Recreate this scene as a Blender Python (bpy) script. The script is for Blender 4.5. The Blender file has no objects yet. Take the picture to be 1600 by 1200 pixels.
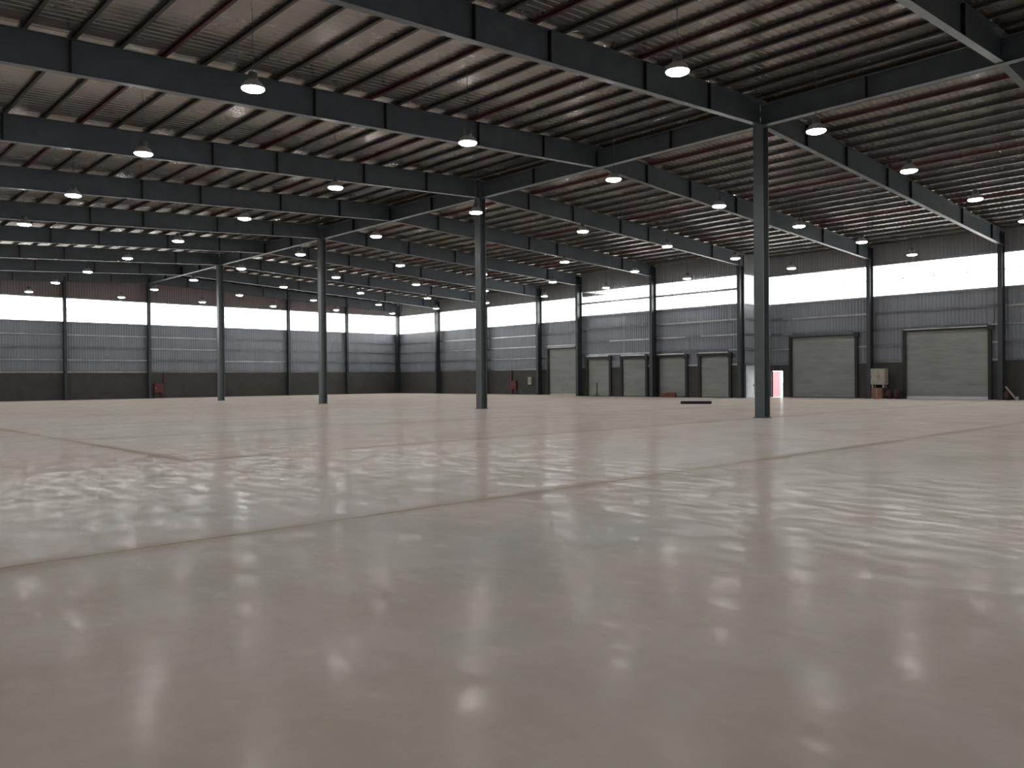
import bpy, bmesh, math, random
from mathutils import Vector, Matrix

random.seed(7)
SC = bpy.context.scene
COL = SC.collection

# ------------------------------------------------------------------ camera, sky, exposure
CX, CY, CZ = -62.97, -89.34, 1.70
YAW, PITCH, ROLL, FPX = 0.7528, -0.0058, -0.0084, 1267.1
fwd = Vector((math.sin(YAW) * math.cos(PITCH), math.cos(YAW) * math.cos(PITCH), math.sin(PITCH)))
rgt = Vector((math.cos(YAW), -math.sin(YAW), 0))
upv = rgt.cross(fwd)
r2 = rgt * math.cos(ROLL) + upv * math.sin(ROLL)
u2 = -rgt * math.sin(ROLL) + upv * math.cos(ROLL)
cam = bpy.data.cameras.new('camera')
cam.sensor_width = 36.0
cam.lens = FPX / 1600 * 36.0
cam.clip_end = 1000
camo = bpy.data.objects.new('camera', cam)
COL.objects.link(camo)
camo.matrix_world = Matrix(((r2.x, u2.x, -fwd.x, CX), (r2.y, u2.y, -fwd.y, CY), (r2.z, u2.z, -fwd.z, CZ), (0, 0, 0, 1)))
SC.camera = camo

SKY_STRENGTH = 5.0
LAMP_STRENGTH = 48.0
world = bpy.data.worlds.new('overcast_sky')
SC.world = world
world.use_nodes = True
bg = world.node_tree.nodes['Background']
bg.inputs[0].default_value = (0.965, 0.98, 1.0, 1)
bg.inputs[1].default_value = SKY_STRENGTH

vs = SC.view_settings
vs.view_transform = 'Standard'
vs.look = 'None'
vs.gamma = 1.0
vs.use_curve_mapping = False
vs.exposure = 1.35
SC.cycles.use_denoising = True
SC.cycles.max_bounces = 8
SC.cycles.diffuse_bounces = 5
SC.cycles.transparent_max_bounces = 12
SC.cycles.sample_clamp_indirect = 8

# ------------------------------------------------------------------ layout of the hall (metres)
BR, BB = 8.963, 8.056          # bay along the dock wall, bay along the back wall
NR, NB = 11, 9
LR, LB = BR * NR, BB * NB
ZB, ZT = 7.80, 10.19           # daylight strip, sill and head
ZM = 2.70                      # top of the low masonry wall
STEP = 3.46                    # how far the dock section stands into the hall
XR = -4 * BB + 0.15            # ridge line
EAVE_BOT, RIDGE_BOT = 10.62, 12.22
SLR = (RIDGE_BOT - EAVE_BOT) / -XR
SLL = 0.056
RAF = 1.04                     # depth of the rafters
PUR = 0.14                     # depth of the purlins

def raf_bot(x):
    return RIDGE_BOT - (SLR * (x - XR) if x > XR else SLL * (XR - x))
def sheet_z(x):
    return raf_bot(x) + RAF + PUR

# daylight portals (guide sky sampling through the window strips, emit nothing themselves)
def portal(name, centre, normal, length, height):
    l = bpy.data.lights.new(name, 'AREA')
    l.shape = 'RECTANGLE'
    l.size, l.size_y = length, height
    l.cycles.is_portal = True
    o = bpy.data.objects.new(name, l)
    COL.objects.link(o)
    o.location = centre
    n = Vector(normal)
    x = Vector((0, 0, 1)).cross(-n).normalized()
    o.matrix_world = Matrix.Translation(centre) @ Matrix((x, (0, 0, 1), -n)).transposed().to_4x4()
ZC, ZH = (ZB + ZT) / 2, ZT - ZB
portal('sky_portal', (-0.02, -2 * BR, ZC), (-1, 0, 0), 4 * BR, ZH)
portal('sky_portal', (-0.02, -8.5 * BR, ZC), (-1, 0, 0), 5 * BR, ZH)
portal('sky_portal', (-STEP - .02, -5 * BR, ZC), (-1, 0, 0), 2 * BR, ZH)
portal('sky_portal', (-STEP / 2, -6 * BR - .02, ZC), (0, -1, 0), STEP, ZH)
portal('sky_portal', (-LB / 2, -0.02, ZC), (0, -1, 0), LB, ZH)

# ------------------------------------------------------------------ materials
def mat(name, col, rough=0.6, metal=0.0, var=0.0, scale=(1, 1, 1), nscale=1.0, bump=0.0, col2=None, rvar=0.0, spec=0.5):
    m = bpy.data.materials.new(name)
    m.use_nodes = True
    nt = m.node_tree
    b = nt.nodes['Principled BSDF']
    b.inputs['Base Color'].default_value = (*col, 1)
    b.inputs['Roughness'].default_value = rough
    b.inputs['Metallic'].default_value = metal
    b.inputs['Specular IOR Level'].default_value = spec
    if var or col2 or bump or rvar:
        tc = nt.nodes.new('ShaderNodeTexCoord')
        mp = nt.nodes.new('ShaderNodeMapping')
        mp.inputs['Scale'].default_value = scale
        geo = nt.nodes.new('ShaderNodeNewGeometry')
        nt.links.new(geo.outputs['Position'], mp.inputs['Vector'])
        nz = nt.nodes.new('ShaderNodeTexNoise')
        nz.inputs['Scale'].default_value = nscale
        nz.inputs['Detail'].default_value = 6
        nz.inputs['Roughness'].default_value = 0.6
        nt.links.new(mp.outputs['Vector'], nz.inputs['Vector'])
        nt.nodes.remove(tc)
        if var or col2:
            rp = nt.nodes.new('ShaderNodeValToRGB')
            rp.color_ramp.elements[0].position = 0.3
            rp.color_ramp.elements[1].position = 0.7
            c2 = col2 or tuple(min(1, c * (1 + var)) for c in col)
            c1 = col if col2 else tuple(c * (1 - var) for c in col)
            rp.color_ramp.elements[0].color = (*c1, 1)
            rp.color_ramp.elements[1].color = (*c2, 1)
            nt.links.new(nz.outputs['Fac'], rp.inputs['Fac'])
            nt.links.new(rp.outputs['Color'], b.inputs['Base Color'])
        if rvar:
            mr = nt.nodes.new('ShaderNodeMapRange')
            mr.inputs['From Min'].default_value = 0.3
            mr.inputs['From Max'].default_value = 0.7
            mr.inputs['To Min'].default_value = rough - rvar
            mr.inputs['To Max'].default_value = rough + rvar
            nt.links.new(nz.outputs['Fac'], mr.inputs['Value'])
            nt.links.new(mr.outputs['Result'], b.inputs['Roughness'])
        if bump:
            bp = nt.nodes.new('ShaderNodeBump')
            bp.inputs['Strength'].default_value = bump
            bp.inputs['Distance'].default_value = 0.02
            nt.links.new(nz.outputs['Fac'], bp.inputs['Height'])
            nt.links.new(bp.outputs['Normal'], b.inputs['Normal'])
    return m

M = {}
M['steel'] = mat('dark_grey_painted_steel', (0.092, 0.107, 0.124), 0.38, var=0.15, nscale=1.5)
M['column'] = mat('slate_painted_column_steel', (0.10, 0.116, 0.120), 0.45, var=0.12, nscale=1.2)
M['wallcol'] = mat('backlit_darkened_column_steel', (0.030, 0.035, 0.040), 0.4, var=0.15, nscale=1.5)  # same column paint, darkened so the colour carries the wall columns' backlit shade
M['cladding'] = mat('grey_profiled_cladding', (0.192, 0.205, 0.230), 0.36, metal=0.15, var=0.12, scale=(.6, .6, .15), nscale=1.2, rvar=.06)
M['fascia'] = mat('grey_cladding_above_windows', (0.24, 0.24, 0.25), 0.45, var=0.1, scale=(.6, .6, .15), nscale=1.2)
M['gable'] = mat('brownish_grey_gable_cladding', (0.21, 0.175, 0.183), 0.5, var=0.12, scale=(.6, .6, .15), nscale=1.2)
M['masonry'] = mat('dark_rendered_masonry', (0.046, 0.045, 0.041), 0.8, var=0.2, nscale=0.9, bump=0.2)
M['galv'] = mat('galvanised_girt_steel', (0.45, 0.46, 0.47), 0.3, metal=0.6, var=0.3, nscale=0.8)
M['girt'] = mat('grey_girt_steel', (0.22, 0.23, 0.25), 0.4, metal=0.3, var=0.3, nscale=0.6)
M['sheet'] = mat('galvanised_roof_sheet', (0.39, 0.365, 0.34), 0.25, metal=0.75, var=0.2, nscale=0.5, rvar=0.06)
M['purlin'] = mat('dark_purlin_steel', (0.075, 0.070, 0.066), 0.45, var=0.2, nscale=0.4)
M['red_purlin'] = mat('red_oxide_purlin_steel', (0.125, 0.042, 0.040), 0.5, var=0.25, nscale=0.4)
M['curtain'] = mat('grey_roller_door_slats', (0.235, 0.245, 0.235), 0.4, metal=0.2, var=0.16, scale=(.5, .5, 2.2), nscale=1.0, rvar=.08)
M['black'] = mat('black_door_guide_steel', (0.009, 0.0095, 0.0095), 0.5, var=0.2, nscale=2)
M['white_bar'] = mat('pale_bottom_bar', (0.55, 0.54, 0.56), 0.5, var=0.1)
M['frame'] = mat('window_frame_aluminium', (0.30, 0.30, 0.30), 0.45, metal=0.3, var=0.05)
M['red'] = mat('red_fire_paint', (0.10, 0.012, 0.014), 0.4, var=0.2, nscale=3)
M['door_red'] = mat('red_door_paint', (0.32, 0.012, 0.022), 0.4, var=0.15, nscale=2)
M['pale'] = mat('pale_blue_grey_panel', (0.42, 0.45, 0.48), 0.45, var=0.12, nscale=1)
M['beige'] = mat('beige_cabinet_paint', (0.30, 0.29, 0.24), 0.5, var=0.15, nscale=3)
M['carton'] = mat('brown_carton_board', (0.20, 0.105, 0.07), 0.8, var=0.25, nscale=4)
M['sack'] = mat('dark_maroon_sackcloth', (0.045, 0.022, 0.02), 0.85, var=0.3, nscale=6, bump=.4)
M['wood'] = mat('dark_stained_timber', (0.020, 0.016, 0.014), 0.7, var=0.3, scale=(1, 6, 6), nscale=2)
M['plank'] = mat('weathered_pale_timber', (0.30, 0.28, 0.26), 0.7, var=0.25, scale=(1, 1, 4), nscale=3)
M['brick'] = mat('red_brown_brick', (0.15, 0.055, 0.04), 0.85, var=0.35, nscale=6)
M['reflector'] = mat('spun_aluminium_reflector', (0.55, 0.56, 0.58), 0.3, metal=0.6, var=0.08, nscale=6)
M['housing'] = mat('grey_lamp_housing', (0.10, 0.10, 0.105), 0.5, var=0.1, nscale=8)
M['yard'] = mat('pale_concrete_yard', (0.42, 0.41, 0.39), 0.9, var=0.15, nscale=0.3)

def emis(name, col, strength):
    m = bpy.data.materials.new(name)
    m.use_nodes = True
    nt = m.node_tree
    b = nt.nodes['Principled BSDF']
    b.inputs['Base Color'].default_value = (.8, .8, .8, 1)
    lw = nt.nodes.new('ShaderNodeTexNoise')     # faint mottling of the diffuser
    lw.inputs['Scale'].default_value = 5
    rp = nt.nodes.new('ShaderNodeValToRGB')
    rp.color_ramp.elements[0].color = (*[c * .95 for c in col], 1)
    rp.color_ramp.elements[1].color = (*col, 1)
    nt.links.new(lw.outputs['Fac'], rp.inputs['Fac'])
    nt.links.new(rp.outputs['Color'], b.inputs['Emission Color'])
    b.inputs['Emission Strength'].default_value = strength
    return m
M['lens'] = emis('lit_lamp_diffuser', (1.0, 0.985, 0.965), LAMP_STRENGTH)

def pane_mat():
    m = bpy.data.materials.new('clear_daylight_sheet')
    m.use_nodes = True
    nt = m.node_tree
    nt.nodes.remove(nt.nodes['Principled BSDF'])
    out = nt.nodes['Material Output']
    geo = nt.nodes.new('ShaderNodeNewGeometry')
    nz = nt.nodes.new('ShaderNodeTexNoise')
    nz.inputs['Scale'].default_value = 0.7
    nt.links.new(geo.outputs['Position'], nz.inputs['Vector'])
    rp = nt.nodes.new('ShaderNodeValToRGB')
    rp.color_ramp.elements[0].color = (.84, .84, .82, 1)
    rp.color_ramp.elements[1].color = (.92, .92, .92, 1)
    nt.links.new(nz.outputs['Fac'], rp.inputs['Fac'])
    tr = nt.nodes.new('ShaderNodeBsdfTransparent')
    nt.links.new(rp.outputs['Color'], tr.inputs['Color'])
    gl = nt.nodes.new('ShaderNodeBsdfGlossy')
    gl.inputs['Roughness'].default_value = 0.25
    mx = nt.nodes.new('ShaderNodeMixShader')
    mx.inputs[0].default_value = 0.06
    nt.links.new(tr.outputs[0], mx.inputs[1])
    nt.links.new(gl.outputs[0], mx.inputs[2])
    nt.links.new(mx.outputs[0], out.inputs['Surface'])
    return m
M['pane'] = pane_mat()

def floor_mat():
    m = bpy.data.materials.new('power_floated_concrete')
    m.use_nodes = True
    nt = m.node_tree
    N, L = nt.nodes, nt.links
    b = N['Principled BSDF']
    geo = N.new('ShaderNodeNewGeometry')
    oi = N.new('ShaderNodeObjectInfo')
    def noise(scale, det=6, vec=None, rough=.6):
        n = N.new('ShaderNodeTexNoise')
        n.inputs['Scale'].default_value = scale
        n.inputs['Detail'].default_value = det
        n.inputs['Roughness'].default_value = rough
        L.new(vec or geo.outputs['Position'], n.inputs['Vector'])
        return n
    def math_(op, a, bb, c=None):
        n = N.new('ShaderNodeMath'); n.operation = op
        for i, v in enumerate((a, bb, c)):
            if v is None: continue
            if isinstance(v, (int, float)): n.inputs[i].default_value = v
            else: L.new(v, n.inputs[i])
        return n.outputs[0]
    def maprange(v, a, bb, c, d):
        n = N.new('ShaderNodeMapRange')
        L.new(v, n.inputs['Value'])
        for k, x in zip(('From Min', 'From Max', 'To Min', 'To Max'), (a, bb, c, d)): n.inputs[k].default_value = x
        return n.outputs['Result']
    def mix(f, a, bb):
        n = N.new('ShaderNodeMix'); n.data_type = 'RGBA'
        if isinstance(f, (int, float)): n.inputs[0].default_value = f
        else: L.new(f, n.inputs[0])
        for i, v in ((6, a), (7, bb)):
            if isinstance(v, tuple): n.inputs[i].default_value = (*v, 1)
            else: L.new(v, n.inputs[i])
        return n.outputs[2]
    big = noise(0.09, 4)
    mid = noise(0.55, 8, rough=.65)
    fine = noise(6.0, 6)
    c = mix(maprange(big.outputs['Fac'], .35, .65, 0, 1), (0.405, 0.37, 0.333), (0.43, 0.375, 0.32))
    c = mix(maprange(mid.outputs['Fac'], .42, .66, 0, .55), c, (0.31, 0.275, 0.24))
    st = noise(0.22, 7, rough=.7)
    c = mix(maprange(st.outputs['Fac'], .50, .68, 0, .5), c, (0.30, 0.25, 0.19))
    c = mix(maprange(st.outputs['Fac'], .45, .30, 0, .5), c, (0.30, 0.29, 0.28))
    c = mix(maprange(fine.outputs['Fac'], .35, .7, 0, .18), c, (0.30, 0.28, 0.255))
    # each pour has a slightly different tone
    c = mix(maprange(oi.outputs['Random'], 0, 1, 0, .22), c, (0.45, 0.42, 0.385))
    # dust settled along the joints of the pours
    sep = N.new('ShaderNodeSeparateXYZ')
    L.new(geo.outputs['Position'], sep.inputs[0])
    wob = noise(0.7, 5)
    wv = math_('MULTIPLY', math_('SUBTRACT', wob.outputs['Fac'], .5), .5)
    px = math_('ADD', sep.outputs[0], wv)
    py = math_('ADD', sep.outputs[1], wv)
    t = math_('FRACT', math_('DIVIDE', py, BR), 0)
    dy = math_('MULTIPLY', math_('MINIMUM', t, math_('SUBTRACT', 1, t)), BR)
    # the joint across the strips lies only beyond the corner; left of it there are no strips
    dx = math_('ABSOLUTE', math_('SUBTRACT', px, -56.15), 0)
    near = math_('LESS_THAN', sep.outputs[1], -8.04 * BR)
    left = math_('LESS_THAN', sep.outputs[0], -56.15)
    dx = math_('ADD', dx, math_('MULTIPLY', near, 9))
    dy = math_('ADD', dy, math_('MULTIPLY', math_('MULTIPLY', left, math_('GREATER_THAN', sep.outputs[1], -8.5 * BR)), 9))
    d = math_('MINIMUM', dx, dy)
    dust = maprange(d, .02, .34, 1, 0)
    br = noise(0.35, 5)
    dust = math_('MULTIPLY', dust, maprange(br.outputs['Fac'], .38, .6, .22, .75))
    c = mix(dust, c, (0.285, 0.235, 0.18))
    L.new(c, b.inputs['Base Color'])
    # polish differs from pour to pour and in trowel sweeps
    mp = N.new('ShaderNodeMapping')
    mp.inputs['Scale'].default_value = (1, .45, 1)
    mp.inputs['Rotation'].default_value = (0, 0, -.75)
    L.new(geo.outputs['Position'], mp.inputs['Vector'])
    sw = noise(3.4, 9, mp.outputs['Vector'], .65)
    b.inputs['Roughness'].default_value = 0.9
    b.inputs['Specular IOR Level'].default_value = 0.0
    # dusty polished surface: only part of it shines
    gl = N.new('ShaderNodeBsdfGlossy')
    r = maprange(sw.outputs['Fac'], .38, .62, .16, .28)
    L.new(r, gl.inputs['Roughness'])
    gl.inputs['Color'].default_value = (1, .99, .97, 1)
    f = maprange(sw.outputs['Fac'], .40, .60, .36, .09)
    fr = N.new('ShaderNodeFresnel')
    fr.inputs['IOR'].default_value = 1.35
    f = math_('MULTIPLY', f, math_('MINIMUM', fr.outputs[0], .27))
    f = math_('MULTIPLY', f, maprange(oi.outputs['Random'], 0, 1, .8, 1.2))
    f = math_('MULTIPLY', f, math_('SUBTRACT', 1, dust))
    mx = N.new('ShaderNodeMixShader')
    L.new(f, mx.inputs[0])
    L.new(b.outputs[0], mx.inputs[1])
    L.new(gl.outputs[0], mx.inputs[2])
    L.new(mx.outputs[0], N['Material Output'].inputs['Surface'])
    bp = N.new('ShaderNodeBump')
    bp.inputs['Strength'].default_value = 0.05
    bp.inputs['Distance'].default_value = 0.01
    L.new(sw.outputs['Fac'], bp.inputs['Height'])
    L.new(bp.outputs['Normal'], gl.inputs['Normal'])
    return m
M['floor'] = floor_mat()
M['joint'] = mat('dusty_joint_filler', (0.20, 0.165, 0.13), 0.9, var=0.3, nscale=2)

# ------------------------------------------------------------------ mesh helpers
class MB:
    def __init__(self): self.v, self.f = [], []
    def box8(self, pts):
        n = len(self.v)
        self.v += [tuple(p) for p in pts]
        self.f += [tuple(n + i for i in q) for q in ((0, 1, 2, 3), (4, 5, 6, 7), (0, 1, 5, 4), (1, 2, 6, 5), (2, 3, 7, 6), (3, 0, 4, 7))]
    def box(self, x0, x1, y0, y1, z0, z1):
        self.box8([(x0, y0, z0), (x1, y0, z0), (x1, y1, z0), (x0, y1, z0), (x0, y0, z1), (x1, y0, z1), (x1, y1, z1), (x0, y1, z1)])
    def lathe(self, prof, n=20, c=(0, 0, 0), cap=True):
        b0 = len(self.v)
        for r, z in prof:
            for i in range(n):
                a = 2 * math.pi * i / n
                self.v.append((c[0] + r * math.cos(a), c[1] + r * math.sin(a), c[2] + z))
        for k in range(len(prof) - 1):
            for i in range(n):
                j = (i + 1) % n
                self.f.append((b0 + k * n + i, b0 + k * n + j, b0 + (k + 1) * n + j, b0 + (k + 1) * n + i))
        if cap:
            self.f.append(tuple(b0 + i for i in range(n)))
            self.f.append(tuple(b0 + (len(prof) - 1) * n + i for i in range(n)))
    def bar(self, a, b, w, h=None):
        a, b = Vector(a), Vector(b)
        h = h or w
        d = (b - a).normalized()
        s = d.cross(Vector((0, 0, 1)))
        if s.length < 1e-4: s = Vector((1, 0, 0))
        s.normalize()
        t = s.cross(d)
        s, t = s * w / 2, t * h / 2
        self.box8([a - s - t, a + s - t, a + s + t, a - s + t, b - s - t, b + s - t, b + s + t, b - s + t])
    def mesh(self, name, m, smooth=False):
        me = bpy.data.meshes.new(name)
        me.from_pydata(self.v, [], self.f)
        bm = bmesh.new(); bm.from_mesh(me)
        bmesh.ops.recalc_face_normals(bm, faces=bm.faces)
        bm.to_mesh(me); bm.free()
        me.materials.append(M[m])
        if smooth:
            for p in me.polygons: p.use_smooth = True
        return me
    def build(self, name, m, parent=None, smooth=False):
        return link(name, self.mesh(name, m, smooth), parent)

def link(name, data, parent=None):
    o = bpy.data.objects.new(name, data)
    COL.objects.link(o)
    if parent is not None: o.parent = parent
    return o
def tag(o, label=None, cat=None, group=None, kind=None):
    if label: o['label'] = label
    if cat: o['category'] = cat
    if group: o['group'] = group
    if kind: o['kind'] = kind
    return o
def empty(name, loc, label, cat, group=None, rz=0, kind=None):
    o = link(name, None)
    o.location = loc
    o.rotation_euler = (0, 0, rz)
    o.empty_display_size = 0.3
    return tag(o, label, cat, group, kind)
ORD = ['zeroth', 'first', 'second', 'third', 'fourth', 'fifth', 'sixth', 'seventh', 'eighth', 'ninth', 'tenth', 'eleventh', 'twelfth']

# ------------------------------------------------------------------ ground, floor
g = MB()
g.box(-260, 160, -300, 200, -0.40, -0.08)
tag(g.build('ground', 'yard'), 'pale concrete yard outside the open side door', 'ground', kind='structure')

fl = MB()
fl.box(-LB - .2, .2, -LR - .2, .2, -0.08, -0.012)
floor = tag(fl.build('floor', 'joint'), 'wide pale polished concrete floor of the empty warehouse', 'floor', kind='structure')
GAP = .006
JY, JX = -8.04 * BR, -56.15            # the two joints that meet at the left
ycuts = [0] + [-k * BR for k in range(1, 8)] + [JY, -9 * BR, -LR]
pours = []
for ya, yb in zip(ycuts, ycuts[1:]):
    pours += [(JX, 0, yb, ya)] if ya > JY + .1 else [(-LB, 0, yb, ya)]
pours.append((-LB, JX, JY, 0))
for x0, x1, y0, y1 in pours:           # the floor was poured in long strips
    s = MB()
    s.box(x0 + GAP, x1 - GAP, y0 + (GAP if x1 != JX else .001), y1 - GAP, -0.012, 0.0)
    s.build('slab', 'floor', floor)

# ------------------------------------------------------------------ walls
class Frame:
    """u runs along the wall, n into the hall, z up"""
    def __init__(self, o, u, n): self.o, self.u, self.n = Vector((*o, 0)), Vector((*u, 0)), Vector((*n, 0))
    def p(self, u, n, z): return tuple(self.o + self.u * u + self.n * n + Vector((0, 0, z)))
    def box(self, mb, u0, u1, n0, n1, z0, z1):
        mb.box8([self.p(u0, n0, z0), self.p(u1, n0, z0), self.p(u1, n1, z0), self.p(u0, n1, z0), self.p(u0, n0, z1), self.p(u1, n0, z1), self.p(u1, n1, z1), self.p(u0, n1, z1)])
    def x(self, u): return (self.o + self.u * u).x
F_R = Frame((0, 0), (0, -1), (-1, 0))
F_B = Frame((0, 0), (-1, 0), (0, -1))
F_L = Frame((-LB, 0), (0, -1), (1, 0))
F_F = Frame((0, -LR), (-1, 0), (0, 1))
F_S = Frame((-STEP, 0), (0, -1), (-1, 0))
F_SN = Frame((0, -6 * BR), (-1, 0), (0, -1))
F_SF = Frame((0, -4 * BR), (-1, 0), (0, 1))

def cut(u0, u1, z0, z1, ops):
    """rectangles left of [u0,u1]x[z0,z1] after taking the openings out"""
    us = sorted({u0, u1, *[min(max(o[i], u0), u1) for o in ops for i in (0, 1)]})
    out = []
    for a, b in zip(us, us[1:]):
        if b - a < 1e-3: continue
        m = (a + b) / 2
        zs = [(z0, z1)]
        for o in ops:
            if o[0] < m < o[1]:
                nz = []
                for p, q in zs:
                    if o[2] > p: nz.append((p, min(q, o[2])))
                    if o[3] < q: nz.append((max(p, o[3]), q))
                zs = nz
        out += [(a, b, p, q) for p, q in zs if q - p > 1e-3]
    return out

def corrugated(fr, mb, u0, u1, z0, z1, pitch=.25, n0=-.05, dep=.035, back=-.10):
    """closed profiled sheet; z1 may be a function of u"""
    top = z1 if callable(z1) else (lambda u: z1)
    pts = [(u0, n0)]
    k = math.ceil(u0 / pitch)
    while True:
        base = k * pitch
        for f, d in ((.0, 0), (.42, 0), (.55, -dep), (.87, -dep)):
            u = base + f * pitch
            if u0 + 1e-3 < u < u1 - 1e-3: pts.append((u, n0 + d))
        if base > u1: break
        k += 1
    pts.append((u1, n0))
    b = len(mb.v)
    for u, n in pts:
        mb.v += [fr.p(u, n, z0), fr.p(u, n, top(u)), fr.p(u, back, z0), fr.p(u, back, top(u))]
    for i in range(len(pts) - 1):
        a, c = b + 4 * i, b + 4 * (i + 1)
        mb.f += [(a, c, c + 1, a + 1), (a + 2, a + 3, c + 3, c + 2), (a, a + 2, c + 2, c), (a + 1, c + 1, c + 3, a + 3)]
    e = b + 4 * (len(pts) - 1)
    mb.f += [(b, b + 1, b + 3, b + 2), (e, e + 2, e + 3, e + 1)]

GIRTS = (3.95, 5.20, 6.45)
def wall(name, fr, bays, ops, label, roofz, upper='fascia', zb=ZB, zt=ZT, low='masonry'):
    """bays: list of (u0,u1)"""
    m = MB()
    for (u0, u1) in bays:
        for a, b, p, q in cut(u0, u1, 0, ZM, ops): fr.box(m, a, b, -.22, 0, p, q)
    root = tag(m.build(name, low), label, 'wall', kind='structure')
    for (u0, u1) in bays:
        c = MB()
        for a, b, p, q in cut(u0, u1, ZM, zb, [(o[0], o[1], o[2], o[3] + .06) for o in ops]): corrugated(fr, c, a, b, p, q)
        c.build('cladding_sheet', 'cladding', root)
        c = MB()
        corrugated(fr, c, u0, u1, zt, (lambda u: roofz(u)))
        c.build('upper_cladding_sheet', upper, root)
        s = MB()
        fr.box(s, u0, u1, -.12, .06, zb - .10, zb)
        s.build('sill_girt', 'girt', root)
        s = MB()
        fr.box(s, u0, u1, -.12, .06, zt, zt + .10)
        s.build('head_girt', 'girt', root)
        for z in GIRTS + (ZM + .02,):
            for a, b, p, q in cut(u0, u1, z, z + .13, ops):
                if b - a < .4 or q - p < .12: continue
                s = MB()
                fr.box(s, a + .02, b - .02, -.05, -.03, p, q)
                fr.box(s, a + .02, b - .02, -.05, .05, q - .02, q)
                fr.box(s, a + .02, b - .02, .035, .05, q - .05, q)
                fr.box(s, a + .02, b - .02, -.05, .05, p, p + .02)
                s.build('girt', 'galv' if random.random() < .45 else 'girt', root)
    return root

def bays(n0, n1, pitch): return [(k * pitch, (k + 1) * pitch) for k in range(n0, n1)]
wn = [0]
def window(fr, u0, u1, label, zb=ZB, zt=ZT, div=4, mull=.035, transom=True):
    wn[0] += 1
    m = MB()
    e = .05
    fr.box(m, u0, u1, -.11, -.03, zb, zb + e); fr.box(m, u0, u1, -.11, -.03, zt - e, zt)
    fr.box(m, u0, u0 + e, -.11, -.03, zb + e, zt - e); fr.box(m, u1 - e, u1, -.11, -.03, zb + e, zt - e)
    root = tag(m.build('window_%d' % wn[0], 'frame'), label, 'window', kind='structure')
    w = (u1 - u0 - 2 * e) / div
    for i in range(div):
        a = u0 + e + i * w
        p = MB()
        fr.box(p, a + .005, a + w - .005, -.075, -.067, zb + e + .005, zt - e - .005)
        p.build('pane', 'pane', root)
        if i:
            p = MB()
            fr.box(p, a - mull / 2, a + mull / 2, -.10, -.04, zb + e, zt - e)
            p.build('mullion', 'frame', root)
    if transom:
        p = MB()
        th = .10 if mull > .05 else .03
        zc = zb + (zt - zb) * .52
        fr.box(p, u0 + e, u1 - e, -.12, -.08, zc - th, zc + th)
        p.build('transom', 'frame', root)
    return root

# openings: (u0, u1, z0, z1)
D_WIDE = [(28.05, 32.06, 0, 4.90), (56.17, 61.41, 0, 4.90), (65.27, 70.77, 0, 4.98)]
D_MAN = (54.26, 55.30, 0, 2.22)
D_DOCK = [(36.75, 39.40, 0, 3.55), (41.02, 43.70, 0, 3.52), (45.22, 48.02, 0, 3.50), (49.60, 52.34, 0, 3.50)]
eave = sheet_z(0)
wall('wall_right', F_R, bays(0, 4, BR) + bays(6, NR, BR), D_WIDE + [D_MAN], 'long grey profiled metal wall with big roller doors at the right', lambda u: sheet_z(0) + .02)
wall('wall_back', F_B, bays(0, NB, BB), [], 'far grey metal gable wall above a dark low masonry base', lambda u: sheet_z(F_B.x(u)) + .02, upper='gable')
wall('wall_dock', F_S, bays(4, 6, BR), D_DOCK, 'grey metal wall section stepping into the hall around four dock doors', lambda u: sheet_z(-STEP) + .02)
wall('wall_dock_return', F_SN, [(.10, STEP + .10)], [], 'short pale return wall at the near end of the dock section', lambda u: sheet_z(F_SN.x(u)) + .02, low='pale')
wall('wall_dock_far_return', F_SF, [(.10, STEP + .10)], [], 'short return wall at the far end of the dock section', lambda u: sheet_z(F_SF.x(u)) + .02)
wall('wall_left', F_L, bays(0, NR, BR), [], 'long grey metal wall at the left, outside the picture', lambda u: sheet_z(-LB) + .02, zb=8.5, zt=8.5)
wall('wall_front', F_F, bays(0, NB, BB), [], 'grey metal gable wall behind the viewer', lambda u: sheet_z(F_F.x(u)) + .02, zb=8.5, zt=8.5)

def nth_from_corner(k): return 'in the %s bay from the far corner' % ORD[k + 1]
for k in range(0, 4):
    window(F_R, k * BR, (k + 1) * BR, 'bright high window strip %s along the roller door wall' % nth_from_corner(k))
window(F_S, 4 * BR + .0, 5 * BR, 'bright high window with transom above the two farther dock doors', mull=.06, div=5)
window(F_S, 5 * BR, 6 * BR, 'bright high window with transom above the two nearer dock doors', mull=.06, div=5)
window(F_SN, .10, STEP - .02, 'narrow bright high window in the near return of the dock section', div=2)
for k in range(6, NR):
    lab = {6: 'bright high window strip above the smaller big roller door by the red door', 7: 'bright high window strip above the widest roller door', 8: 'bright high window strip cut off by the right edge of the photo'}.get(k, 'high window strip of the roller door wall, %s bay from the far corner' % ORD[k + 1])
    window(F_R, k * BR, (k + 1) * BR, lab)
for k in range(NB):
    window(F_B, k * BB, (k + 1) * BB, 'bright high window strip in the %s bay of the far gable wall from its right corner' % ORD[k + 1])

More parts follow.
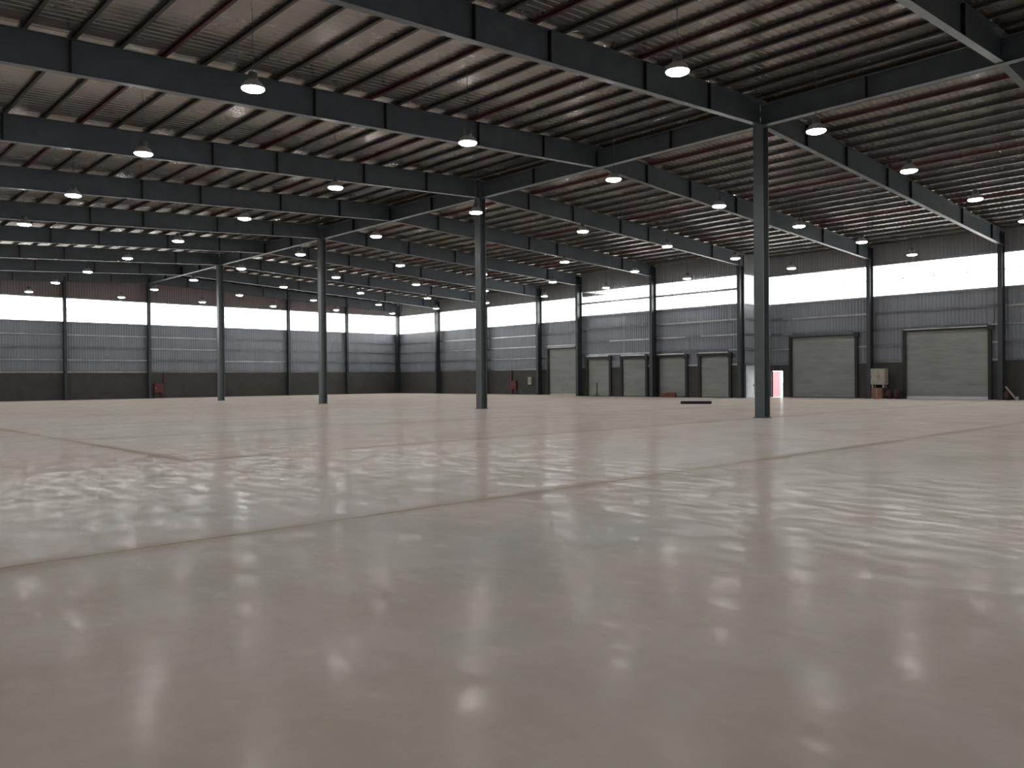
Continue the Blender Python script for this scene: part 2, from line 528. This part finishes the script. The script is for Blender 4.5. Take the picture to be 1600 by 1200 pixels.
# ------------------------------------------------------------------ roof
cm = MB()
xs = [.25, XR, -LB - .25]
ys, y = [], .3
pitch = .30
prof = []
while y > -LR - .3:
    for f, d in ((0, 0), (.45, 0), (.55, .009), (.90, .009)): prof.append((y - f * pitch, d))
    y -= pitch
nb = len(cm.v)
for yy, d in prof:
    for x in xs:
        cm.v.append((x, yy, sheet_z(x) + d))
for yy, d in prof:
    for x in xs:
        cm.v.append((x, yy, sheet_z(x) + .09))
n3 = len(prof) * 3
for i in range(len(prof) - 1):
    for j in (0, 1):
        a = i * 3 + j
        cm.f.append((a, a + 3, a + 4, a + 1))
        cm.f.append((n3 + a, n3 + a + 1, n3 + a + 4, n3 + a + 3))
ceiling = tag(cm.build('ceiling', 'sheet'), 'dark profiled metal roof sheets over the whole hall', 'ceiling', kind='structure')

# purlins: C sections running the length of the hall
RED = (-18.2, -28.0, -46.0, -9.0, -40.2, -52.8)
PSP = 1.30
rows = [XR + s * (0.35 + PSP * i) for s in (1, -1) for i in range(40)]
for x in rows:
    if x > -.35 or x < -LB + .35: continue
    z = sheet_z(x)
    c = MB()
    sgn = 1 if x > XR else -1
    c.box(x - .008, x + .008, -LR + .1, -.1, z - PUR, z - .002)
    c.box(x, x + .085 * sgn, -LR + .1, -.1, z - PUR, z - PUR + .012)
    c.box(x, x + .085 * sgn, -LR + .1, -.1, z - .018, z - .006)
    c.box(x + .075 * sgn, x + .085 * sgn, -LR + .1, -.1, z - PUR + .012, z - PUR + .035)
    c.build('purlin', 'red_purlin' if min(abs(x - r) for r in RED) < PSP * .5 else 'purlin', ceiling)

# rafters
STIFF = (3.9, 7.9, 12.7, 15.8, 23.9, 29.5)
def rafter(k, xa, xb, label, group):
    yk = -k * BR
    if k == 0: yk = -.45
    if k == NR: yk = -LR + .45
    root = empty('roof_rafter', ((xa + xb) / 2, yk, raf_bot((xa + xb) / 2)), label, 'beam', group)
    ox, oz = root.location.x, root.location.z
    def slab(mb, x0, x1, hw, b0, b1):
        p = []
        for dz in (b0, b1):
            p += [(x0 - ox, -hw, raf_bot(x0) + dz - oz), (x1 - ox, -hw, raf_bot(x1) + dz - oz), (x1 - ox, hw, raf_bot(x1) + dz - oz), (x0 - ox, hw, raf_bot(x0) + dz - oz)]
        mb.box8(p)
    w = MB(); slab(w, xa, xb, .006, .018, RAF - .018); w.build('web', 'steel', root)
    w = MB(); slab(w, xa, xb, .13, 0, .018); w.build('bottom_flange', 'steel', root)
    w = MB(); slab(w, xa, xb, .13, RAF - .018, RAF); w.build('top_flange', 'steel', root)
    for d in STIFF:
        x = XR + (d if xa > XR - .01 else -d)
        if not (min(xa, xb) + .2 < x < max(xa, xb) - .2): continue
        w = MB(); slab(w, x - .02, x + .02, .128, .018, RAF - .018)
        w.build('stiffener', 'black', root)
    return root
RCOL = .70
for k in range(NR + 1):
    xe = -STEP - RCOL + .55 if k in (4, 5, 6) else -.16
    n = ORD[k + 1]
    where = 'against the far gable wall' if k == 0 else ('%s from the far gable wall' % n)
    rafter(k, XR + .03, xe, 'dark steel rafter on the roller-door side of the ridge, %s' % where, 'rafters on the right roof slope')
    rafter(k, XR - .03, -LB + .2, 'dark steel rafter on the left side of the ridge, %s' % where, 'rafters on the left roof slope')

# ridge girder carried by the free-standing columns, one length for each two bays
COLK = [2, 4, 6, 8]
GB, GH = RIDGE_BOT - .04, .86
for i, (ka, kb) in enumerate(((0, 2), (2, 4), (4, 6), (6, 8), (8, 11))):
    ya, yb = -ka * BR - .02 - (.55 if ka == 0 else 0), -kb * BR + .02 + (.3 if kb == 11 else 0)
    lab = ['dark ridge girder length running into the far gable wall', 'dark ridge girder length between the two farthest free-standing columns', 'dark ridge girder length between the second and third farthest columns', 'dark ridge girder length between the two nearest free-standing columns', 'dark ridge girder length running overhead past the nearest column'][i]
    root = empty('ridge_girder', (XR, (ya + yb) / 2, GB), lab, 'girder', 'ridge girder lengths')
    h = abs(ya - yb) / 2
    for nm, bx in (('web', (-.008, .008, -h, h, .02, GH - .02)), ('bottom_flange', (-.16, .16, -h, h, 0, .02)), ('top_flange', (-.16, .16, -h, h, GH - .02, GH))):
        w = MB(); w.box(*bx); w.build(nm, 'steel', root)
    for j in range(1, 2 * (kb - ka)):
        yy = -h + j * 2 * h / (2 * (kb - ka))
        w = MB(); w.box(-.155, .155, yy - .012, yy + .012, .02, GH - .02); w.build('stiffener', 'black', root)

# ------------------------------------------------------------------ columns
def hcolumn(name, loc, height, d, w, axis, m, label, group, tf=.02, plate=.34, plate_h=.03, slope=0):
    """H section, depth d along axis 'x' or 'y', flange width w"""
    root = empty(name, loc, label, 'column', group)
    def bx(a0, a1, b0, b1, z0, z1):
        mb = MB()
        if axis == 'x': mb.box(a0, a1, b0, b1, z0, z1)
        else: mb.box(b0, b1, a0, a1, z0, z1)
        return mb
    bx(-d / 2, -d / 2 + tf, -w / 2, w / 2, plate_h, height).build('flange', m, root)
    bx(d / 2 - tf, d / 2, -w / 2, w / 2, plate_h, height).build('flange', m, root)
    bx(-d / 2 + tf, d / 2 - tf, -.008, .008, plate_h, height).build('web', m, root)
    bx(-d / 2 - .05, d / 2 + .05, -w / 2 - .05, w / 2 + .05, 0, plate_h).build('base_plate', m, root)
    return root
labs = ['slim free-standing steel column farthest from the camera, at the left', 'free-standing steel column, second farthest of the four, left of centre', 'free-standing steel column near the middle of the hall under a lamp', 'thick free-standing steel column nearest the camera, in front of the red doorway']
for lab, k in zip(labs, COLK):
    hcolumn('steel_column', (XR, -k * BR, 0), GB, .46, .44, 'x', 'column', lab, 'free-standing ridge columns', tf=.03)
wl = {1: 'first wall column from the far corner along the roller door wall', 2: 'second wall column from the far corner, behind the central free-standing column', 3: 'dark wall column left of the farthest tall roller door', 7: 'dark wall column between the two nearest big roller doors', 8: 'dark wall column right of the widest roller door',
      9: 'roller door wall column beyond the right edge of the photo'}
for k in (1, 2, 3, 7, 8, 9, 10):
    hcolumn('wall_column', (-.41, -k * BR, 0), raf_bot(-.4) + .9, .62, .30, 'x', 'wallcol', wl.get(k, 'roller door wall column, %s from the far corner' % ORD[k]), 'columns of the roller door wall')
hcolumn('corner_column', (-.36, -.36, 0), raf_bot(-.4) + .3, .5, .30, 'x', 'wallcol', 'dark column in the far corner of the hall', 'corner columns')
for k, lab in ((4, 'dark column at the far end of the stepped dock wall'), (5, 'dark column between the second and third dock doors'), (6, 'dark column at the near end of the stepped dock wall')):
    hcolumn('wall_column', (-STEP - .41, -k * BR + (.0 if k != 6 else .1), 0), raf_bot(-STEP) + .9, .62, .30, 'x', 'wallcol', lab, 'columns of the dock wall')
for k in range(1, 7):
    lab = 'dark gable wall column, %s from the far corner' % ORD[k]
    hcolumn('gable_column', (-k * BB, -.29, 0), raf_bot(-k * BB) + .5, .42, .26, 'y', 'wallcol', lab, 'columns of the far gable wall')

# ------------------------------------------------------------------ doors
dn = [0]
def roller(fr, u0, u1, h, label, bar_h=.0, big=True, hood=True):
    dn[0] += 1
    c = MB()
    pit = .11
    z, pts = 0, []
    while z < h + .06:
        for f, d in ((0, 0), (.30, .010), (.62, .012), (.92, .001)):
            if z + f * pit < h + .06: pts.append((z + f * pit, d))
        z += pit
    b = len(c.v)
    for zz, d in pts:
        c.v += [fr.p(u0, -.02 + d, zz), fr.p(u1, -.02 + d, zz), fr.p(u0, -.06, zz), fr.p(u1, -.06, zz)]
    for i in range(len(pts) - 1):
        a, e = b + 4 * i, b + 4 * i + 4
        c.f += [(a, a + 1, e + 1, e), (a + 2, e + 2, e + 3, a + 3), (a, e, e + 2, a + 2), (a + 1, a + 3, e + 3, e + 1)]
    c.f += [(b, b + 2, b + 3, b + 1), (e, e + 1, e + 3, e + 2)]
    root = tag(c.build('door_%d' % dn[0], 'curtain'), label, 'roller door', kind='structure')
    gw = .24 if big else .26
    for a, bb in ((u0 - gw, u0), (u1, u1 + gw)):
        g_ = MB(); fr.box(g_, a, bb, .001, .13, 0, h + .12)
        tag(g_.build('guide_rail', 'black', root), 'black guide rail')
    hd = MB()
    fr.box(hd, u0 - gw, u1 + gw, .001, .22 if not big else .16, h, h + (.26 if not big else .12))
    tag(hd.build('head_housing', 'black', root), 'black housing above the curtain')
    if hood:
        t = MB(); fr.box(t, u0 - .05, u1 + .05, .0, .26, h + (.26 if not big else .12), h + (.36 if not big else .19))
        tag(t.build('head_flashing', 'galv', root), 'pale metal flashing')
    mo = MB(); fr.box(mo, u1 + .02, u1 + gw + .16, .131, .34, h - .12, h + .22)
    tag(mo.build('motor', 'black', root), 'black drive box')
    bb_ = MB(); fr.box(bb_, u0 + .01, u1 - .01, -.05, .03, 0, max(bar_h, .06))
    bb_.build('bottom_bar', 'white_bar' if bar_h > .1 else 'black', root)
    return root
roller(F_R, 28.05, 32.06, 4.90, 'tall grey roller door beyond the dock section, nearest the far corner', bar_h=.12)
for (u0, u1, z0, h), n in zip(D_DOCK, ('first', 'second', 'third', 'fourth')):
    roller(F_S, u0, u1, h, 'small grey dock roller door, %s of four counted from the far corner' % n, big=False)
roller(F_R, 56.17, 61.41, 4.90, 'big grey roller door between the red open door and the beige cabinet', hood=False)
roller(F_R, 65.27, 70.77, 4.98, 'widest grey roller door at the right with a white bottom strip', bar_h=.20)

# open personnel door with a red leaf swung outwards
dn[0] += 1
u0, u1, _, h = D_MAN
m = MB()
F_R.box(m, u0 - .06, u0, -.22, .04, 0, h + .06); F_R.box(m, u1, u1 + .06, -.22, .04, 0, h + .06); F_R.box(m, u0, u1, -.22, .04, h, h + .08)
root = tag(m.build('door_%d' % dn[0], 'black'), 'narrow open side door with a red leaf, bright daylight outside', 'door', kind='structure')
leaf = MB()
ang = math.radians(84)
L_ = u1 - u0
a = Vector((u0 + .03, -.20)); d = Vector((math.cos(ang), -math.sin(ang))); nn = Vector((d.y, -d.x)) * .045
q = [a, a + d * L_, a + d * L_ + nn, a + nn]
leaf.box8([F_R.p(p.x, p.y, .02) for p in q] + [F_R.p(p.x, p.y, h - .02) for p in q])
lf = tag(leaf.build('door_leaf', 'door_red', root), 'red door leaf standing ajar')
hh = MB()
hp = a + d * (L_ - .1) + nn * 1.2
hh.bar(F_R.p(hp.x, hp.y, 1.0), F_R.p(hp.x - d.x * .13, hp.y - d.y * .13, 1.0), .03)
hh.build('handle', 'galv', lf)

# pale panel door in the near return of the dock section
dn[0] += 1
m = MB()
F_SN.box(m, 1.0, STEP - .15, .002, .05, 0.0, 2.35)
root = tag(m.build('door_%d' % dn[0], 'pale'), 'pale blue-grey door in the return wall, half hidden behind the nearest column', 'door', kind='structure')
for z0, z1 in ((.25, 1.05), (1.2, 2.1)):
    for ua, ub in ((1.15, 2.05), (2.25, STEP - .3)):
        m = MB(); F_SN.box(m, ua, ub, .05, .07, z0, z1); m.build('panel', 'pale', root)
m = MB(); F_SN.box(m, 2.12, 2.18, .05, .10, .95, 1.15); m.build('handle', 'black', root)

# ------------------------------------------------------------------ hanging lamps
def lamp_meshes():
    ref = MB(); ref.lathe([(.33, 0), (.34, .012), (.30, .10), (.22, .20), (.13, .26), (.12, .265), (.21, .19), (.29, .095), (.325, .01)], 20, cap=False)
    lens = MB(); lens.lathe([(.318, .012), (.31, -.02), (.25, -.05), (.14, -.068), (.02, -.072)], 20)
    hs = MB(); hs.lathe([(.12, .262), (.135, .28), (.135, .44), (.10, .47), (.03, .48)], 14)
    return ref.mesh('reflector', 'reflector', True), lens.mesh('diffuser', 'lens', True), hs.mesh('driver_housing', 'housing', True)
REF, LENS, HOUS = lamp_meshes()
LAMP_Z = 10.12
for i in range(NB):
    for k in range(NR):
        x, yk = -(i + .5) * BB, -(k + .5) * BR
        if i == 0 and k in (4, 5): x = -5.0
        rowname = 'nearest the dock wall' if i == 0 else ('%s from the dock wall' % ORD[i + 1])
        root = empty('high_bay_lamp', (x, yk, LAMP_Z), 'hanging lamp, %s from the gable wall in the row %s' % (ORD[k + 1], rowname), 'lamp', 'hanging high-bay lamps')
        link('reflector', REF, root); link('diffuser', LENS, root); link('driver_housing', HOUS, root)
        rod = MB(); rod.lathe([(.012, .47), (.012, sheet_z(x) - LAMP_Z - .01)], 8)
        rod.build('hanging_rod', 'housing', root)

# ------------------------------------------------------------------ small things along the walls
def hose_cabinet(fr, u, label, pipe_du, top):
    o = fr.p(u, 0, 0)
    root = empty('fire_hose_cabinet', o, label, 'cabinet', 'red fire hose points')
    O = Vector(o)
    def part(nm, m, u0, u1, n0, n1, z0, z1, par=None):
        b = MB(); fr.box(b, u0, u1, n0, n1, z0, z1)
        b.v = [tuple(Vector(p) - O) for p in b.v]
        return b.build(nm, m, par or root)
    body = part('body', 'red', u - .45, u + .45, .002, .22, .60, 1.55)
    dr = part('door', 'red', u - .41, u + .41, .22, .245, .64, 1.51)
    part('handle', 'galv', u + .30, u + .34, .245, .27, 1.0, 1.16, dr)
    part('riser_pipe', 'red', u + pipe_du - .05, u + pipe_du + .05, .03, .13, 1.56, top)
    part('valve', 'red', u + pipe_du - .12, u + pipe_du + .12, .02, .16, 1.80, 1.98)
    part('foot', 'red', u - .40, u - .32, .02, .10, 0, .60)
    part('foot', 'red', u + .32, u + .40, .02, .10, 0, .60)
hose_cabinet(F_R, 22.55, 'dark red fire hose cabinet on the wall right of the central free-standing column', -.42, 2.7)
hose_cabinet(F_B, 31.25, 'dark red fire hose cabinet on the far gable wall at the left', -.65, 2.7)

# small pale switch panel left of the farthest tall roller door
root = empty('switch_panel', (-.002, -25.15, 1.09), 'small pale switch panel on the dark wall beside the red hose cabinet', 'panel')
m = MB(); m.box(-.16, 0, -.28, .28, 0, .85); m.build('body', 'beige', root)
m = MB(); m.box(-.18, -.16, -.24, .24, .05, .80); d_ = m.build('door', 'beige', root)
m = MB(); m.box(-.20, -.18, -.20, -.15, .38, .50); m.build('handle', 'black', d_)

# low dark pallet on the open floor
root = empty('low_pallet', (-17.9, -58.85, 0), 'long low dark timber pallet lying alone on the floor before the dock doors', 'pallet', rz=math.radians(-58))
for yy in (-.5, 0, .5):
    m = MB(); m.box(-.97, .97, yy - .05, yy + .05, 0, .13); m.build('bearer', 'wood', root)
for j in range(13):
    xx = -.90 + j * .15
    m = MB(); m.box(xx - .068, xx + .068, -.6, .6, .13, .17 + .004 * (j % 2)); m.build('deck_board', 'wood', root)

# slim post stand before the first dock door
root = empty('post_stand', (-STEP - 1.1, -38.75, 0), 'slim dark post on a splayed base before the farthest dock door', 'post')
m = MB(); m.lathe([(.055, .10), (.05, 1.28), (.02, 1.30)], 10); m.build('post', 'black', root)
m = MB()
for a_ in range(4):
    t = a_ * math.pi / 2 + .5
    m.bar((0, 0, .12), (.36 * math.cos(t), .36 * math.sin(t), .02), .05)
    m.bar((0, 0, .45), (.30 * math.cos(t), .30 * math.sin(t), .04), .025)
m.build('splayed_base', 'black', root)

# stack of red-brown bricks before the third dock door
root = empty('brick_stack', (-STEP - .75, -46.7, 0), 'low stack of red-brown bricks on the floor at the third dock door', 'bricks')
bmesh_ = MB(); bmesh_.box(-.055, .055, -.115, .115, 0, .07)
bmsh = bmesh_.mesh('brick', 'brick')
for lay in range(6):
    for j in range(7 if lay < 5 else 4):
        for r_ in range(2):
            b_ = link('brick', bmsh, root)
            b_.location = ((r_ - .5) * .125 + random.uniform(-.008, .008), (j - 3) * .235 + (.06 if lay % 2 else 0), lay * .0705)
            b_.rotation_euler = (0, 0, random.uniform(-.04, .04))

# beige cabinet on a brown carton, beside the wall column
root = empty('brown_carton', (-.60, -63.42, 0), 'brown carton on the floor under the beige box', 'carton')
m = MB(); m.box(-.32, .30, -.40, .40, 0, .80); m.build('body', 'carton', root)
m = MB(); m.box(-.325, .305, -.405, -.005, .80, .815); m.build('flap', 'carton', root)
m = MB(); m.box(-.325, .305, .005, .405, .80, .822); m.build('flap', 'carton', root)
m = MB(); m.box(-.324, -.32, -.03, .03, 0.05, .80); m.build('tape', 'plank', root)
root = empty('beige_cabinet', (-.60, -63.48, .822), 'beige two-door metal cabinet raised on a brown carton by the wall column', 'cabinet')
for xx in (-.24, .2):
    for yy in (-.42, .38):
        m = MB(); m.box(xx - .04, xx + .04, yy - .05, yy + .05, 0, .24); m.build('leg', 'plank', root)
m = MB(); m.box(-.30, .28, -.58, .50, .24, 1.46); m.build('body', 'beige', root)
for ya, yb in ((-.56, -.06), (-.03, .48)):
    m = MB(); m.box(-.325, -.30, ya, yb, .28, 1.42); d_ = m.build('door', 'beige', root)
    m = MB(); m.box(-.345, -.325, yb - .08, yb - .05, .75, .95); m.build('handle', 'black', d_)

def sack(loc, size, rz, label, group):
    mb = MB()
    n, rings = 16, 7
    prof = []
    for i in range(rings):
        t = i / (rings - 1)
        prof.append((max(.06, math.sin(math.pi * (.14 + .80 * t)) ** .55), t))
    mb.lathe([(r * .5, z) for r, z in prof], n)
    rnd = random.Random(hash(label) % 97 if False else len(label))
    mb.v = [((x * (1 + rnd.uniform(-.09, .09))) * size[0], (y * (1 + rnd.uniform(-.09, .09))) * size[1], z * size[2]) for x, y, z in mb.v]
    root = empty('sack', loc, label, 'sack', group, rz=rz)
    mb.build('body', 'sack', root, True)
    t = MB(); t.lathe([(.05, 0), (.09, .05), (.07, .10)], 8, c=(0, 0, size[2] - .01)); t.build('tied_neck', 'sack', root)
sack((-.62, -64.20, 0), (.62, .50, .72), .3, 'dark maroon sack next to the brown carton', 'sacks along the roller door wall')
sack((-.55, -64.77, 0), (.60, .46, .82), .0, 'taller dark maroon sack between carton and widest roller door', 'sacks along the roller door wall')
sack((-.60, -72.12, 0), (.60, .46, .66), .6, 'dark maroon sack behind a leaning plank at the far right', 'sacks along the roller door wall')
root = empty('leaning_plank', (-.95, -72.75, 0), 'short pale plank leaning down to the floor at the far right', 'plank')
m = MB(); m.bar((0, 0, .035), (.25, .72, .92), .16, .045); m.build('board', 'plank', root)
m = MB(); m.box(-.07, .07, -.12, .02, 0, .26); m.build('end_block', 'plank', root)
